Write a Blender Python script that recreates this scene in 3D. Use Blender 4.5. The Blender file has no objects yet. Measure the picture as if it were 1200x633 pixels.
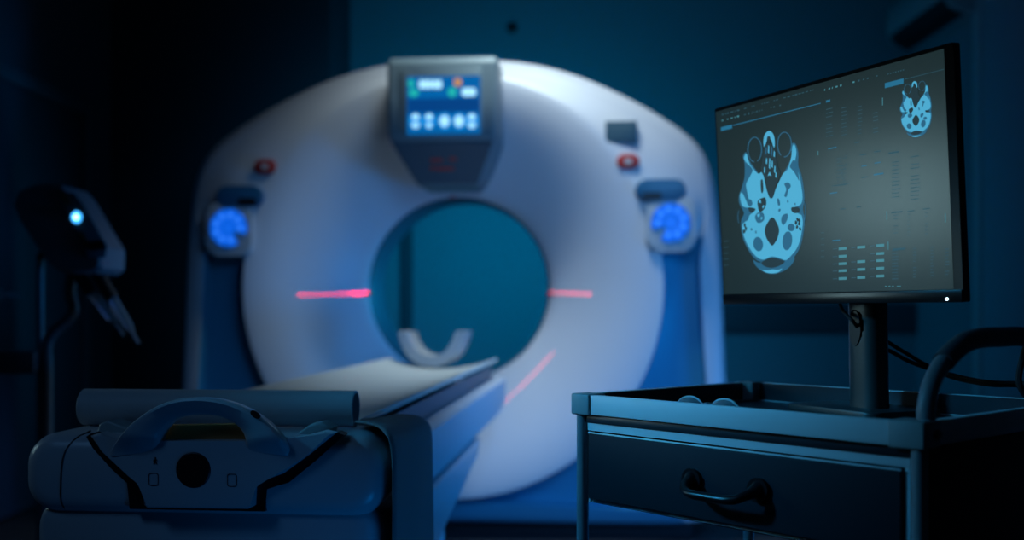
import bpy, bmesh, math, random
from mathutils import Vector, Matrix
random.seed(4)
PI = math.pi
R = math.radians
H = 0.95                      # eye height
F = 1250.0                    # focal length in pixels of the 1200x633 frame
CX, HY = 600.0, 364.0         # principal column, horizon row
COL = bpy.context.scene.collection
SC = bpy.context.scene

# ------------------------------------------------------------------ materials
def mat(name, color, rough=0.5, metal=0.0, emit=None, es=0.0, noise=0.0, nscale=40.0, bump=0.0,
        trans=0.0, alpha=1.0, spec=0.5, coat=0.0, rvar=0.0):
    m = bpy.data.materials.new(name)
    m.use_nodes = True
    nt = m.node_tree
    b = nt.nodes['Principled BSDF']
    b.inputs['Base Color'].default_value = (*color, 1)
    b.inputs['Roughness'].default_value = rough
    b.inputs['Metallic'].default_value = metal
    b.inputs['Specular IOR Level'].default_value = spec
    b.inputs['Transmission Weight'].default_value = trans
    b.inputs['Alpha'].default_value = alpha
    b.inputs['Coat Weight'].default_value = coat
    if emit:
        b.inputs['Emission Color'].default_value = (*emit, 1)
        b.inputs['Emission Strength'].default_value = es
    if noise or bump or rvar:
        tc = nt.nodes.new('ShaderNodeTexCoord')
        n = nt.nodes.new('ShaderNodeTexNoise')
        n.inputs['Scale'].default_value = nscale
        n.inputs['Detail'].default_value = 4
        nt.links.new(tc.outputs['Object'], n.inputs['Vector'])
        if noise:
            mx = nt.nodes.new('ShaderNodeMixRGB')
            mx.inputs['Color1'].default_value = (*[c * (1 - noise) for c in color], 1)
            mx.inputs['Color2'].default_value = (*[min(1, c * (1 + noise)) for c in color], 1)
            nt.links.new(n.outputs['Fac'], mx.inputs['Fac'])
            nt.links.new(mx.outputs['Color'], b.inputs['Base Color'])
        if bump:
            bp = nt.nodes.new('ShaderNodeBump')
            bp.inputs['Strength'].default_value = bump
            bp.inputs['Distance'].default_value = 0.002
            nt.links.new(n.outputs['Fac'], bp.inputs['Height'])
            nt.links.new(bp.outputs['Normal'], b.inputs['Normal'])
        if rvar:
            mr = nt.nodes.new('ShaderNodeMapRange')
            mr.inputs['To Min'].default_value = max(0, rough - rvar)
            mr.inputs['To Max'].default_value = min(1, rough + rvar)
            nt.links.new(n.outputs['Fac'], mr.inputs['Value'])
            nt.links.new(mr.outputs['Result'], b.inputs['Roughness'])
    return m

def srgb(r, g, b):
    f = lambda c: (c / 255 / 12.92) if c <= 10 else ((c / 255 + 0.055) / 1.055) ** 2.4
    return (f(r), f(g), f(b))

M = dict(
    shell=mat('gantry_white_plastic', (.74, .75, .80), .38, noise=.02, nscale=3, rvar=.05),
    liner=mat('bore_liner_shade', (.05, .13, .18), .5, noise=.03),  # shade and teal light inside the bore are put into this colour
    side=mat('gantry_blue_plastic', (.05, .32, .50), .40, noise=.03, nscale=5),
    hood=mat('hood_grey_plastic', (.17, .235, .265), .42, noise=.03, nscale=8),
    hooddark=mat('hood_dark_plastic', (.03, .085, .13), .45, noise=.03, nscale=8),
    plinth=mat('plinth_black', (.012, .014, .018), .6, noise=.1),
    pocket=mat('pocket_shade_blue', (.02, .13, .25), .35, noise=.03),  # shading of the concave pocket, put into the plate's colour
    black=mat('black_plastic', (.006, .006, .008), .45, noise=.1),
    blackgloss=mat('black_gloss_plastic', (.008, .009, .011), .28, noise=.1),
    rubber=mat('black_rubber', (.008, .008, .009), .7, bump=.1, nscale=200),
    padplate=mat('keypad_grey_plastic', (.52, .54, .56), .45, noise=.02),
    red=mat('label_red', (.50, .035, .03), .5, noise=.05),
    labelwhite=mat('label_pale', (.55, .5, .5), .5, noise=.05),
    labelteal=mat('label_teal', (.035, .10, .15), .5, noise=.05),
    key=mat('key_glow', (.01, .06, .25), .4, emit=(.004, .12, .74), es=1.0, noise=.02),
    keylite=mat('key_glow_pale', (.02, .1, .3), .4, emit=(.025, .18, .88), es=1.1, noise=.02),
    keyline=mat('key_gap_glow', (.0, .03, .1), .4, emit=(.001, .085, .54), es=.95, noise=.02),
    scr_bg=mat('hood_screen_blue', (.0, .01, .03), .3, emit=(.0, .11, .36), es=1.05, noise=.02),
    scr_dark=mat('hood_screen_navy', (.0, .01, .03), .3, emit=(.001, .055, .24), es=.9, noise=.02),
    scr_white=mat('hood_screen_white', (.1, .1, .1), .3, emit=(.38, .78, 1.0), es=1.15, noise=.02),
    scr_blue=mat('hood_screen_cyan', (.02, .1, .2), .3, emit=(.01, .30, .80), es=.9, noise=.02),
    scr_teal=mat('hood_screen_teal', (.02, .1, .1), .3, emit=(.01, .45, .42), es=.9, noise=.02),
    scr_orange=mat('hood_screen_orange', (.2, .1, .0), .3, emit=(.60, .28, .14), es=.8, noise=.02),
    table=mat('table_plastic', (.50, .53, .58), .30, noise=.02, nscale=6, rvar=.04),
    tablewhite=mat('table_white_plastic', (.60, .63, .70), .40, noise=.02, nscale=6),
    cushion=mat('cushion_vinyl', (.66, .68, .64), .55, noise=.03, nscale=12, bump=.08),
    tan=mat('tan_foam', (.62,.27,.09), .8, noise=.08, nscale=60),
    cloth=mat('grey_cloth', (.17, .18, .19), .85, noise=.08, nscale=300, bump=.2),
    paper=mat('paper_roll_white', (.52, .55, .58), .6, noise=.02, nscale=90),
    holder=mat('head_holder_grey', (.42, .43, .44), .6, noise=.05, nscale=30),
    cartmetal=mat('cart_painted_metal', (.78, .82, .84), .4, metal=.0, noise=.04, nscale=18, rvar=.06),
    cartcap=mat('cart_corner_plastic', (.30,.38,.40), .45, noise=.06),
    tubemetal=mat('cart_tube_paint', (.26,.30,.33), .34, metal=.0, noise=.04, nscale=30),
    grip=mat('cart_grip_rubber', (.10, .12, .14), .6, noise=.05, bump=.05, nscale=150),
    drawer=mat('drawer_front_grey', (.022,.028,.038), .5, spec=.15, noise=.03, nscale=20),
    tray=mat('tray_dark_steel', (.05, .055, .065), .35, metal=.5, noise=.06, nscale=25),
    screen=mat('monitor_panel', (.02, .03, .034), .24, emit=(.018, .040, .045), es=.5, noise=.01, spec=.35),
    ct_hi=mat('scan_bright', (.02, .06, .08), .45, emit=(.072, .42, .66), es=.92, noise=.02),
    ct_mid=mat('scan_mid', (.02, .05, .07), .42, emit=(.013, .115, .22), es=.9, noise=.02),
    ct_dk=mat('scan_dark', (.02, .03, .034), .42, emit=(.010, .030, .042), es=.7, noise=.02),
    ui=mat('interface_blue', (.02, .05, .07), .42, emit=(.012, .17, .32), es=.8, noise=.02),
    uidim=mat('interface_dim', (.02, .04, .05), .42, emit=(.012, .075, .115), es=.8, noise=.02),
    uipale=mat('interface_pale', (.02, .05, .06), .42, emit=(.055, .24, .30), es=.9, noise=.02),
    led=mat('power_led', (.1, .1, .1), .3, emit=(.6, .85, 1.0), es=6.0, noise=.02),
    inj_led=mat('injector_lamp', (.1, .1, .1), .3, emit=(.05, .42, 1.0), es=2.2, noise=.02),
    inj_led2=mat('injector_lamp_core', (.1, .1, .1), .3, emit=(.30, .72, 1.0), es=5.0, noise=.02),
    stand=mat('monitor_stand_grey', (.06,.07,.07), .38, metal=.35, noise=.05, nscale=20),
    injector=mat('injector_plastic', (.13,.15,.18), .45, noise=.04),
    injpanel=mat('injector_panel', (.09, .16, .20), .4, noise=.06),
    injtan=mat('injector_panel_brown', (.16, .10, .05), .5, noise=.06),
    clear=mat('clear_plastic', (.75, .82, .86), .12, trans=.75, noise=.01),
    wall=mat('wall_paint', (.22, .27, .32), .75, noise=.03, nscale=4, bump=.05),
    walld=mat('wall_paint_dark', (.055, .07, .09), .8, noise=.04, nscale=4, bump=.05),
    ceil=mat('ceiling_paint', (.12,.13,.15), .85, noise=.03, nscale=5),
    floor=mat('floor_vinyl', (.035, .04, .05), .45, noise=.08, nscale=9, bump=.04, rvar=.08),
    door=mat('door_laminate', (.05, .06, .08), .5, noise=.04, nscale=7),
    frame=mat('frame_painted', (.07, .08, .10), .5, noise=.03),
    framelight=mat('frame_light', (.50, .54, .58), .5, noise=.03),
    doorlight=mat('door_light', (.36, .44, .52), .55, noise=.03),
    ac=mat('ac_plastic', (.34,.37,.40), .5, noise=.03),
)

# ------------------------------------------------------------------ helpers
def obj(name, bm, mats, parent=None, smooth=35, loc=None):
    if not isinstance(mats, (list, tuple)):
        mats = [mats]
    me = bpy.data.meshes.new(name)
    bmesh.ops.recalc_face_normals(bm, faces=bm.faces[:])
    bm.to_mesh(me); bm.free()
    for m in mats:
        me.materials.append(m)
    if smooth:
        me.polygons.foreach_set('use_smooth', [True] * len(me.polygons))
        me.set_sharp_from_angle(angle=R(smooth))
    o = bpy.data.objects.new(name, me)
    COL.objects.link(o)
    if parent:
        o.parent = parent
    if loc is not None:
        o.location = loc
    return o

def thing(name, label, cat, loc=(0, 0, 0), rz=0.0, group=None):
    o = bpy.data.objects.new(name, None)
    COL.objects.link(o)
    o.location = loc
    o.rotation_euler = (0, 0, rz)
    o.empty_display_size = .1
    return tag(o, label, cat, group)

def tag(o, label, cat, group=None):
    o['label'] = label; o['category'] = cat
    if group: o['group'] = group
    return o

def struct(o):
    o['kind'] = 'structure'
    return o

def box(bm, x0, x1, y0, y1, z0, z1, bev=0.0, seg=2, mi=0):
    r = bmesh.ops.create_cube(bm, size=1)
    vs = r['verts']
    for v in vs:
        v.co = Vector(((x0 + x1) / 2 + v.co.x * (x1 - x0), (y0 + y1) / 2 + v.co.y * (y1 - y0), (z0 + z1) / 2 + v.co.z * (z1 - z0)))
    es = list({e for v in vs for e in v.link_edges})
    fs = list({f for v in vs for f in v.link_faces})
    for f in fs: f.material_index = mi
    if bev:
        rr = bmesh.ops.bevel(bm, geom=es, offset=bev, segments=seg, affect='EDGES', profile=.5)
        for f in rr['faces']: f.material_index = mi
    return bm

def B(*a, **k):
    bm = bmesh.new(); box(bm, *a, **k); return bm

def loft(bm, loops, cap=True, closed_v=False, mi=0):
    rows = [[bm.verts.new(p) for p in l] for l in loops]
    n = len(rows[0])
    rng = range(len(rows)) if closed_v else range(len(rows) - 1)
    for i in rng:
        a, b = rows[i], rows[(i + 1) % len(rows)]
        for j in range(n):
            try:
                f = bm.faces.new((a[j], a[(j + 1) % n], b[(j + 1) % n], b[j])); f.material_index = mi
            except ValueError:
                pass
    if cap and not closed_v:
        bm.faces.new(rows[0]).material_index = mi
        bm.faces.new(list(reversed(rows[-1]))).material_index = mi
    return bm

def rrect(hx, hy, r, n=5):
    r = min(r, hx * .999, hy * .999)
    pts = []
    for cx, cy, a0 in ((hx - r, hy - r, 0), (-hx + r, hy - r, 90), (-hx + r, -hy + r, 180), (hx - r, -hy + r, 270)):
        for k in range(n + 1):
            a = R(a0 + 90 * k / n)
            pts.append((cx + r * math.cos(a), cy + r * math.sin(a)))
    return pts

def prism(bm, pts, axis, a, b, bev=0.0, seg=2, mi=0):
    """pts: 2D polygon; extruded along axis ('x': pts=(y,z), 'y': pts=(x,z), 'z': pts=(x,y))"""
    def mk(p, t):
        if axis == 'x': return Vector((t, p[0], p[1]))
        if axis == 'y': return Vector((p[0], t, p[1]))
        return Vector((p[0], p[1], t))
    va = [bm.verts.new(mk(p, a)) for p in pts]
    vb = [bm.verts.new(mk(p, b)) for p in pts]
    fs = [bm.faces.new(va), bm.faces.new(list(reversed(vb)))]
    n = len(pts)
    for i in range(n):
        fs.append(bm.faces.new((va[i], vb[i], vb[(i + 1) % n], va[(i + 1) % n])))
    for f in fs: f.material_index = mi
    if bev:
        es = list(fs[0].edges) + list(fs[1].edges)
        rr = bmesh.ops.bevel(bm, geom=es, offset=bev, segments=seg, affect='EDGES', profile=.5)
        for f in rr['faces']: f.material_index = mi
    return bm

def smooth_path(pts, n=8, closed=False):
    P = [Vector(p) for p in pts]
    out = []
    m = len(P)
    segs = m if closed else m - 1
    for i in range(segs):
        if closed:
            p0, p1, p2, p3 = P[(i - 1) % m], P[i], P[(i + 1) % m], P[(i + 2) % m]
        else:
            p0, p1, p2, p3 = P[max(i - 1, 0)], P[i], P[i + 1], P[min(i + 2, m - 1)]
        for k in range(n):
            t = k / n
            out.append(.5 * ((2 * p1) + (-p0 + p2) * t + (2 * p0 - 5 * p1 + 4 * p2 - p3) * t * t + (-p0 + 3 * p1 - 3 * p2 + p3) * t ** 3))
    if not closed: out.append(P[-1].copy())
    return out

def tube(bm, pts, r, n=12, mi=0, cap=True):
    pts = [Vector(p) for p in pts]
    loops = []
    up = None
    for i, p in enumerate(pts):
        d = (pts[min(i + 1, len(pts) - 1)] - pts[max(i - 1, 0)]).normalized()
        if up is None:
            up = Vector((0, 0, 1)) if abs(d.z) < .9 else Vector((1, 0, 0))
        s = d.cross(up).normalized()
        up = s.cross(d).normalized()
        rr = r(i / (len(pts) - 1)) if callable(r) else r
        loops.append([p + (s * math.cos(2 * PI * k / n) + up * math.sin(2 * PI * k / n)) * rr for k in range(n)])
    return loft(bm, loops, cap, mi=mi)

def lathe(bm, prof, c=(0, 0, 0), n=32, axis='z', mi=0, cap=True):
    loops = []
    for r, t in prof:
        l = []
        for k in range(n):
            a = 2 * PI * k / n
            x, y = r * math.cos(a), r * math.sin(a)
            if axis == 'z': p = (x, y, t)
            elif axis == 'y': p = (x, t, y)
            else: p = (t, x, y)
            l.append(Vector(p) + Vector(c))
        loops.append(l)
    return loft(bm, loops, cap, mi=mi)

def flat(bm, pts, mi=0):
    f = bm.faces.new([bm.verts.new(p) for p in pts]); f.material_index = mi
    return f

def ray(px, py):
    return Vector(((px - CX) / F, 1.0, (HY - py) / F))
CAM = Vector((0, 0, H))

def sstep(a, b, x):
    t = max(0, min(1, (x - a) / (b - a)))
    return t * t * (3 - 2 * t)

class Frame:
    """a local frame (origin + yaw) with picture-point to local-plane lookup used to lay out details"""
    def __init__(s, x, y, rz, z=0.0, rx=0.0):
        s.m = Matrix.Translation((x, y, z)) @ Matrix.Rotation(rz, 4, 'Z') @ Matrix.Rotation(rx, 4, 'X')
        s.i = s.m.inverted()
    def on(s, px, py, v, axis=1):
        o = s.i @ CAM
        d = s.i.to_3x3() @ ray(px, py)
        t = (v - o[axis]) / d[axis]
        return o + d * t

# ------------------------------------------------------------------ the room
XL, XR, YB, YF, ZC = -2.33, 2.65, 7.0, -1.6, 3.1
struct(obj('floor', B(XL - .1, XR + .1, YF - .1, YB + .1, -.1, 0), M['floor']))
struct(obj('ceiling', B(XL - .1, XR + .1, YF - .1, YB + .1, ZC, ZC + .1), M['ceil']))
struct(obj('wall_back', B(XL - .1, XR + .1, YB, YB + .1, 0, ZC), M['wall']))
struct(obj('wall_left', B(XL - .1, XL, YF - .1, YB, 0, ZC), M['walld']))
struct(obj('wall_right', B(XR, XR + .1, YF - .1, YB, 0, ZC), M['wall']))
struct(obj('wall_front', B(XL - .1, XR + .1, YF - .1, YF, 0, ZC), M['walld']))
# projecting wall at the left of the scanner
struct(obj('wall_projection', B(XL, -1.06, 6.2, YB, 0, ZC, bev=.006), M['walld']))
struct(obj('baseboard_back', B(-1.06, XR, YB - .018, YB, 0, .11, bev=.004), M['frame']))
struct(obj('baseboard_right', B(XR - .018, XR, 5.98, YB - .02, 0, .11, bev=.004), M['frame']))
# bumper rail on the back wall
struct(obj('trim_1', B(.35, XR, YB - .035, YB, .80, 1.0, bev=.012), M['frame']))

def door(name, side, y0, y1, zt, mdoor, mframe):
    x = XL if side < 0 else XR
    s = 1 if side < 0 else -1
    e = struct(bpy.data.objects.new(name, None)); COL.objects.link(e); e.location = (x, (y0 + y1) / 2, 0)
    hw = (y1 - y0) / 2
    bm = bmesh.new()
    def bx(a0, a1, b0, b1, c0, c1, bev=.004): box(bm, min(a0 * s, a1 * s), max(a0 * s, a1 * s), b0, b1, c0, c1, bev)
    bx(0, .035, -hw + .075, hw - .075, .01, zt - .07)
    obj('door_panel', bm, mdoor, e)
    bm = bmesh.new()
    bx(0, .06, -hw, -hw + .075, 0, zt); bx(0, .06, hw - .075, hw, 0, zt); bx(0, .06, -hw + .0751, hw - .0751, zt - .07, zt)
    obj('door_frame', bm, mframe, e)
    bm = bmesh.new()
    hy = -hw + .16
    lathe(bm, [(.026, .036 * s), (.026, .044 * s)], (0, hy, 1.02), 20, 'x')
    tube(bm, smooth_path([(.044 * s, hy, 1.02), (.075 * s, hy, 1.02), (.085 * s, hy + .03, 1.02), (.085 * s, hy + .12, 1.015)], 5), .009, 10)
    obj('door_handle', bm, M['tubemetal'], e)
    return e
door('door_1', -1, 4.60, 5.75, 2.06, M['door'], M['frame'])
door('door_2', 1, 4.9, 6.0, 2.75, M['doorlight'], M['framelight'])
# door on the back wall, seen through the bore
e = struct(bpy.data.objects.new('door_3', None)); COL.objects.link(e); e.location = (-.95, YB, 0)
obj('door_panel', B(-.33, .21, -.03, 0, .01, 1.98, bev=.004), M['wall'], e)
bm = bmesh.new(); box(bm, .225, .30, -.05, 0, 0, 2.05, .004)
obj('door_frame', bm, M['walld'], e)

# ------------------------------------------------------------------ CT scanner gantry
YAW = R(-4.9)
GZ = 1.047
G0 = (-.251, 4.45)
G = thing('ct_scanner_gantry', 'large white ring-shaped CT scanner body with round bore and screen hood on top', 'medical scanner', (G0[0], G0[1], 0), YAW)
GF = Frame(G0[0], G0[1], YAW)
half = [(0, 272), (65, 270), (130, 257), (200, 226), (258, 190), (288, 163), (302, 130), (308, 80), (311, 20), (314, -60), (317, -130), (318, -215), (312, -258), (290, -276), (200, -278), (0, -278)]
full = [(x / 281, y / 281) for x, y in half] + [(-x / 281, y / 281) for x, y in half[-2:0:-1]]
full = [(x * (1.045 if x < 0 else 1.01), y) for x, y in full]
for _ in range(2):
    full = [p for i in range(len(full)) for p in (
        (full[i][0] * .75 + full[(i + 1) % len(full)][0] * .25, full[i][1] * .75 + full[(i + 1) % len(full)][1] * .25),
        (full[i][0] * .25 + full[(i + 1) % len(full)][0] * .75, full[i][1] * .25 + full[(i + 1) % len(full)][1] * .75))]
def Rout(a):
    c, s = math.cos(a), math.sin(a)
    best = 0
    n = len(full)
    for i in range(n):
        x1, y1 = full[i]; x2, y2 = full[(i + 1) % n]
        dx, dy = x2 - x1, y2 - y1
        den = c * dy - s * dx
        if abs(den) < 1e-9: continue
        t = (x1 * dy - y1 * dx) / den
        u = (x1 * s - y1 * c) / den
        if t > 0 and -1e-6 <= u <= 1 + 1e-6: best = max(best, t)
    return best
BR = .391
RC = .855
def fun_v(r):
    t = (r - .40) / (RC - .40)
    return .195 - .257 * (1 - (1 - min(t, 1)) ** 1.7)
def gantry_rings(a):
    Ro = Rout(a)
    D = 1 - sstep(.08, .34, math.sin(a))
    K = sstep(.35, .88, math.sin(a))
    L = [(.50, .80), (.43, .70), (.400, .56), (BR, .46), (BR, .36), (BR, .26), (BR + .005, .222), (.40, .197)]
    for k in range(1, 15):
        r = .40 + (RC - .012 - .40) * k / 14
        L.append((r, fun_v(r)))
    L += [(RC - .004, -.0620), (RC + .008, -.0618), (RC + .018, -.0612)]
    i0 = len(L)
    L += [(RC + .027, -.060 + .075 * D)]
    w0, w1 = RC + .027, Ro - .055 - .05 * D
    for k in (1, 2, 3):
        t = k / 4
        L.append((w0 + (w1 - w0) * t, -.060 + (.052 * t ** 2.2) * (1 - K) + .070 * t * K + D * (.075 + .03 * math.sin(PI * t) - .018 * t)))
    L += [(w1, -.008 + .018 * K + D * .055)]
    i1 = len(L) - 1
    L += [(w1 + .012, -.006 + .020 * K + D * .004), (Ro - .03, .006 + .03 * K), (Ro - .012, .022 + .028 * K), (Ro - .003, .045 + .02 * K), (Ro, .075 + .01 * K), (Ro, .40), (Ro, .68), (Ro - .02, .75), (Ro - .07, .80), ((Ro + .5) / 2, .80)]
    return L, i0, i1, D
NA = 224
rows = []
for j in range(NA):
    a = 2 * PI * j / NA + PI / 2
    L, i0, i1, D = gantry_rings(a)
    rows.append(([Vector((r * math.cos(a), v, GZ + r * math.sin(a))) for r, v in L], D))
nr = len(rows[0][0])
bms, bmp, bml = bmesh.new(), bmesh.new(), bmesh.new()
vs_s = [[bms.verts.new(p) for p in row[0]] for row in rows]
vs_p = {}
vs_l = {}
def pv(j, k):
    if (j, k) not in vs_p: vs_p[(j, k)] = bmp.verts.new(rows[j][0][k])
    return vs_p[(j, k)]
for j in range(NA):
    j2 = (j + 1) % NA
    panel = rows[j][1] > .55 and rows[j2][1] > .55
    for k in range(nr):
        k2 = (k + 1) % nr
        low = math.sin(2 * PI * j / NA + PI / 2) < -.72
        if k < 5:
            lv = lambda jj, kk: vs_l.setdefault((jj, kk), None) or vs_l.__setitem__((jj, kk), bml.verts.new(rows[jj][0][kk])) or vs_l[(jj, kk)]
            bml.faces.new((lv(j, k), lv(j, k2), lv(j2, k2), lv(j2, k)))
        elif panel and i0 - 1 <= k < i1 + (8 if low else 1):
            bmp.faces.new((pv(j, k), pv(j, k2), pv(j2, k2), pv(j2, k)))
        else:
            bms.faces.new((vs_s[j][k], vs_s[j][k2], vs_s[j2][k2], vs_s[j2][k]))
bmesh.ops.delete(bms, geom=[v for v in bms.verts if not v.link_faces], context='VERTS')
obj('gantry_shell', bms, M['shell'], G, smooth=50)
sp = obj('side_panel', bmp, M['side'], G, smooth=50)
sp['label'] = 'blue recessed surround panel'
bl = obj('bore_liner', bml, M['liner'], G, smooth=50)
bl['label'] = 'lining of the bore, coloured in dark teal shade'
# plinth under the shell
obj('plinth', B(-1.0, 1.0, .08, .72, 0, .10, bev=.01), M['plinth'], G)
# display hood
bm = bmesh.new()
loops = []
for z, hw, vf in ((1.948, .205, -.235), (1.944, .212, -.262), (1.93, .2165, -.278), (1.91, .217, -.282), (1.78, .217, -.285), (1.645, .214, -.285), (1.622, .210, -.272), (1.56, .180, -.215), (1.49, .142, -.15), (1.465, .126, -.12), (1.455, .110, -.09)):
    vb = .12
    loops.append([(x, (vf + vb) / 2 + y, z) for x, y in rrect(hw, (vb - vf) / 2, .016, 5)])
loft(bm, loops)
hood = obj('display_hood', bm, M['hood'], G, smooth=40)
# sloped darker chin under the hood
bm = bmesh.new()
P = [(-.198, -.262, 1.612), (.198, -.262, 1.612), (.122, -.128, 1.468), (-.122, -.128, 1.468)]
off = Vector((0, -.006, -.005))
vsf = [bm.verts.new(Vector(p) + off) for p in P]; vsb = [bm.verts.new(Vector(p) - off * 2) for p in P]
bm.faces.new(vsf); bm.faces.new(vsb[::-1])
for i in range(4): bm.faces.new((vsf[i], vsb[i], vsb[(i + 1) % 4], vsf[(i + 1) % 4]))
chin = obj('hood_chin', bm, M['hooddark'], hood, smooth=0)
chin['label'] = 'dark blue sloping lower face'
bm = bmesh.new()
for (cx, w, t) in ((-.03, .05, .40), (.035, .03, .38), (.0, .07, .62), (-.05, .02, .60)):
    c = Vector((cx, -.262 + .134 * t, 1.612 - .144 * t)) + off * 1.3
    dn = Vector((0, .134, -.144)).normalized()
    x = Vector((w / 2, 0, 0))
    flat(bm, [c - x - dn * .008, c + x - dn * .008, c + x + dn * .008, c - x + dn * .008])
lg = obj('hood_marking', bm, M['red'], hood, smooth=0); lg['label'] = 'small dark red marking'
# hood screen: bezel, panel, icons
VS = -.2895
bm = bmesh.new(); prism(bm, [(x, 1.777 + z) for x, z in rrect(.160, .127, .012)], 'y', VS + .012, VS, .002)
obj('screen_bezel', bm, M['hood'], hood)
def gscr(px, py): 
    p = GF.on(px, py, VS); return p
bm = bmesh.new()
def rect(bm, px0, px1, py0, py1, lift, mi):
    a, b = GF.on(px0, py0, VS), GF.on(px1, py1, VS)
    flat(bm, [(a.x, VS - lift, a.z), (b.x, VS - lift, a.z), (b.x, VS - lift, b.z), (a.x, VS - lift, b.z)], mi)
def disc(bm, px, py, rx, ry, lift, mi, n=20):
    a = GF.on(px, py, VS); s = 4.16 / F
    flat(bm, [(a.x + rx * s * math.cos(2 * PI * k / n), VS - lift, a.z + ry * s * math.sin(2 * PI * k / n)) for k in range(n)], mi)
rect(bm, 477, 563, 90, 157, .001, 0)
rect(bm, 478, 562, 116, 131, .0015, 1)
# digits readout '1000'-like bright row, icons
for x in (494, 499, 504, 510, 515): disc(bm, x, 99, 3.2, 5.5, .002, 2)
rect(bm, 491, 517, 96, 103, .0018, 3)
disc(bm, 482, 98, 4, 5, .002, 4); disc(bm, 485, 109, 6, 5, .002, 4)
disc(bm, 530, 108, 5.5, 6, .002, 4)
disc(bm, 536.5, 96.5, 5, 5, .0022, 5)
for x in (545, 549, 554): disc(bm, x, 108, 4, 5, .002, 2)
rect(bm, 541, 558, 104, 112, .0018, 3)
for i, x in enumerate((487, 503, 521, 538, 553)):
    big = i in (2, 3)
    disc(bm, x, 142, 7.5, 9.5, .0018, 3)
    disc(bm, x, 137 if not big else 142, 4.2 if not big else 5.5, 3.5 if not big else 6.5, .002, 2)
    if not big: disc(bm, x, 147, 3.2 if i == 1 else 4.6, 3.2, .002, 2)
s = obj('hood_screen', bm, [M['scr_bg'], M['scr_dark'], M['scr_white'], M['scr_blue'], M['scr_teal'], M['scr_orange']], hood, smooth=0)
s['label'] = 'lit blue screen with white icons'
# hood screen spills light through real emission only

# key pads
def keypad(sx, cu, cz):
    vp = -.085
    bm = bmesh.new()
    prism(bm, [(cu + x, cz - .005 + z) for x, z in rrect(.098, .112, .045, 7)], 'y', .03, vp, .012, 3)
    plate = obj('keypad_plate', bm, M['padplate'], G)
    bm = bmesh.new()
    n = 9
    missing = -40 if sx < 0 else 220          # gap points down towards the bore
    # backing disc of the wheel with a notch
    pts = []
    for k in range(41):
        a = R(missing + 18 + (360 - 36) * k / 40)
        pts.append((cu + .080 * math.cos(a), cz + .080 * math.sin(a)))
    pts.append((cu + .036 * math.cos(R(missing - 14)), cz + .036 * math.sin(R(missing - 14))))
    pts.append((cu + .036 * math.cos(R(missing + 14)), cz + .036 * math.sin(R(missing + 14))))
    prism(bm, pts, 'y', vp + .004, vp - .004)
    wheel = obj('key_wheel', bm, M['keyline'], plate)
    step = 324 / 8
    for i in range(8):
        a = R(missing + 18 + step * (i + .5))
        bm = bmesh.new()
        ax, az = math.cos(a), math.sin(a)
        pts = []
        for k in range(20):
            t = 2 * PI * k / 20
            lr = .0262 * math.cos(t); lt = (.0195 + .0062 * math.cos(t)) * math.sin(t)
            rr = .0515 + lr
            pts.append((cu + rr * ax - lt * az, cz + rr * az + lt * ax))
        prism(bm, pts, 'y', vp + .0, vp - .009, .003)
        obj('key', bm, M['key'], wheel)
        bm = bmesh.new()
        c = (cu + .052 * ax, cz + .052 * az)
        prism(bm, [(c[0] + .011 * math.cos(2 * PI * k / 14), c[1] + .011 * math.sin(2 * PI * k / 14)) for k in range(14)], 'y', vp - .008, vp - .0096)
        # pale symbol printed on the key
        o = obj('key_symbol', bm, M['keylite'], wheel)
    bm = bmesh.new()
    lathe(bm, [(.0, vp - .009), (.0215, vp - .009), (.0235, vp - .006), (.0235, vp)], (cu, 0, cz), 24, 'y', cap=False)
    obj('key', bm, M['key'], wheel)
    # oval plate above, the shade of a hollow grip pocket put into its colour
    bm = bmesh.new()
    pc = (cu + (.045 if sx < 0 else -.04), cz + .132)
    pts = [(pc[0] + x, pc[1] + z) for x, z in rrect(.102, .044, .042, 8)]
    if sx > 0:
        pts = pts
    prism(bm, pts, 'y', .03, -.088, .010, 3)
    gp = obj('pocket_shade_plate', bm, M['pocket'], G); gp['label'] = 'dark blue oval plate painted as a shaded grip pocket'
    bm = bmesh.new()
    oc = (pc[0] + (.035 if sx < 0 else -.035), pc[1] - .026)
    prism(bm, [(oc[0] + x, oc[1] + z) for x, z in rrect(.040, .015, .014, 5)], 'y', -.07, -.091)
    obj('pocket_slot', bm, M['black'], gp)
k1 = GF.on(268, 267, -.085); k2 = GF.on(786, 261, -.085)
keypad(-1, k1.x, k1.z)
keypad(1, k2.x, k2.z)
# laser warning ovals
for px, py in ((312, 196), (736, 190)):
    c = GF.on(px, py, -.05)
    bm = bmesh.new()
    prism(bm, [(c.x + x, c.z + z) for x, z in rrect(.046, .030, .028, 6)], 'y', .02, -.070, .003)
    lb = obj('warning_label', bm, M['red'], G); lb['label'] = 'small red oval button label'
    bm = bmesh.new()
    prism(bm, [(c.x + x, c.z + z) for x, z in rrect(.014, .012, .006, 4)], 'y', -.05, -.0715)
    obj('label_center', bm, M['labelwhite'], lb)
c = GF.on(728, 155, -.05)
bm = bmesh.new(); prism(bm, [(c.x + x, c.z + z) for x, z in rrect(.064, .044, .003, 2)], 'y', .0, -.061, .002)
o = obj('information_plate', bm, M['labelteal'], G); o['label'] = 'dark teal rectangular plate'
# bore ring seam
bm = bmesh.new()
lathe(bm, [(BR + .012, .207), (BR + .003, .214), (BR - .002, .228), (BR - .002, .25), (BR + .004, .25)], (0, 0, GZ), 96, 'y', cap=False)
obj('bore_ring', bm, M['liner'], G)
# red laser light on top of the bore lip, painted as a block
bm = bmesh.new(); box(bm, -.04, -.01, .195, .215, GZ + .392, GZ + .404, .002)
obj('laser_red_mark', bm, M['red'], G)
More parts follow.
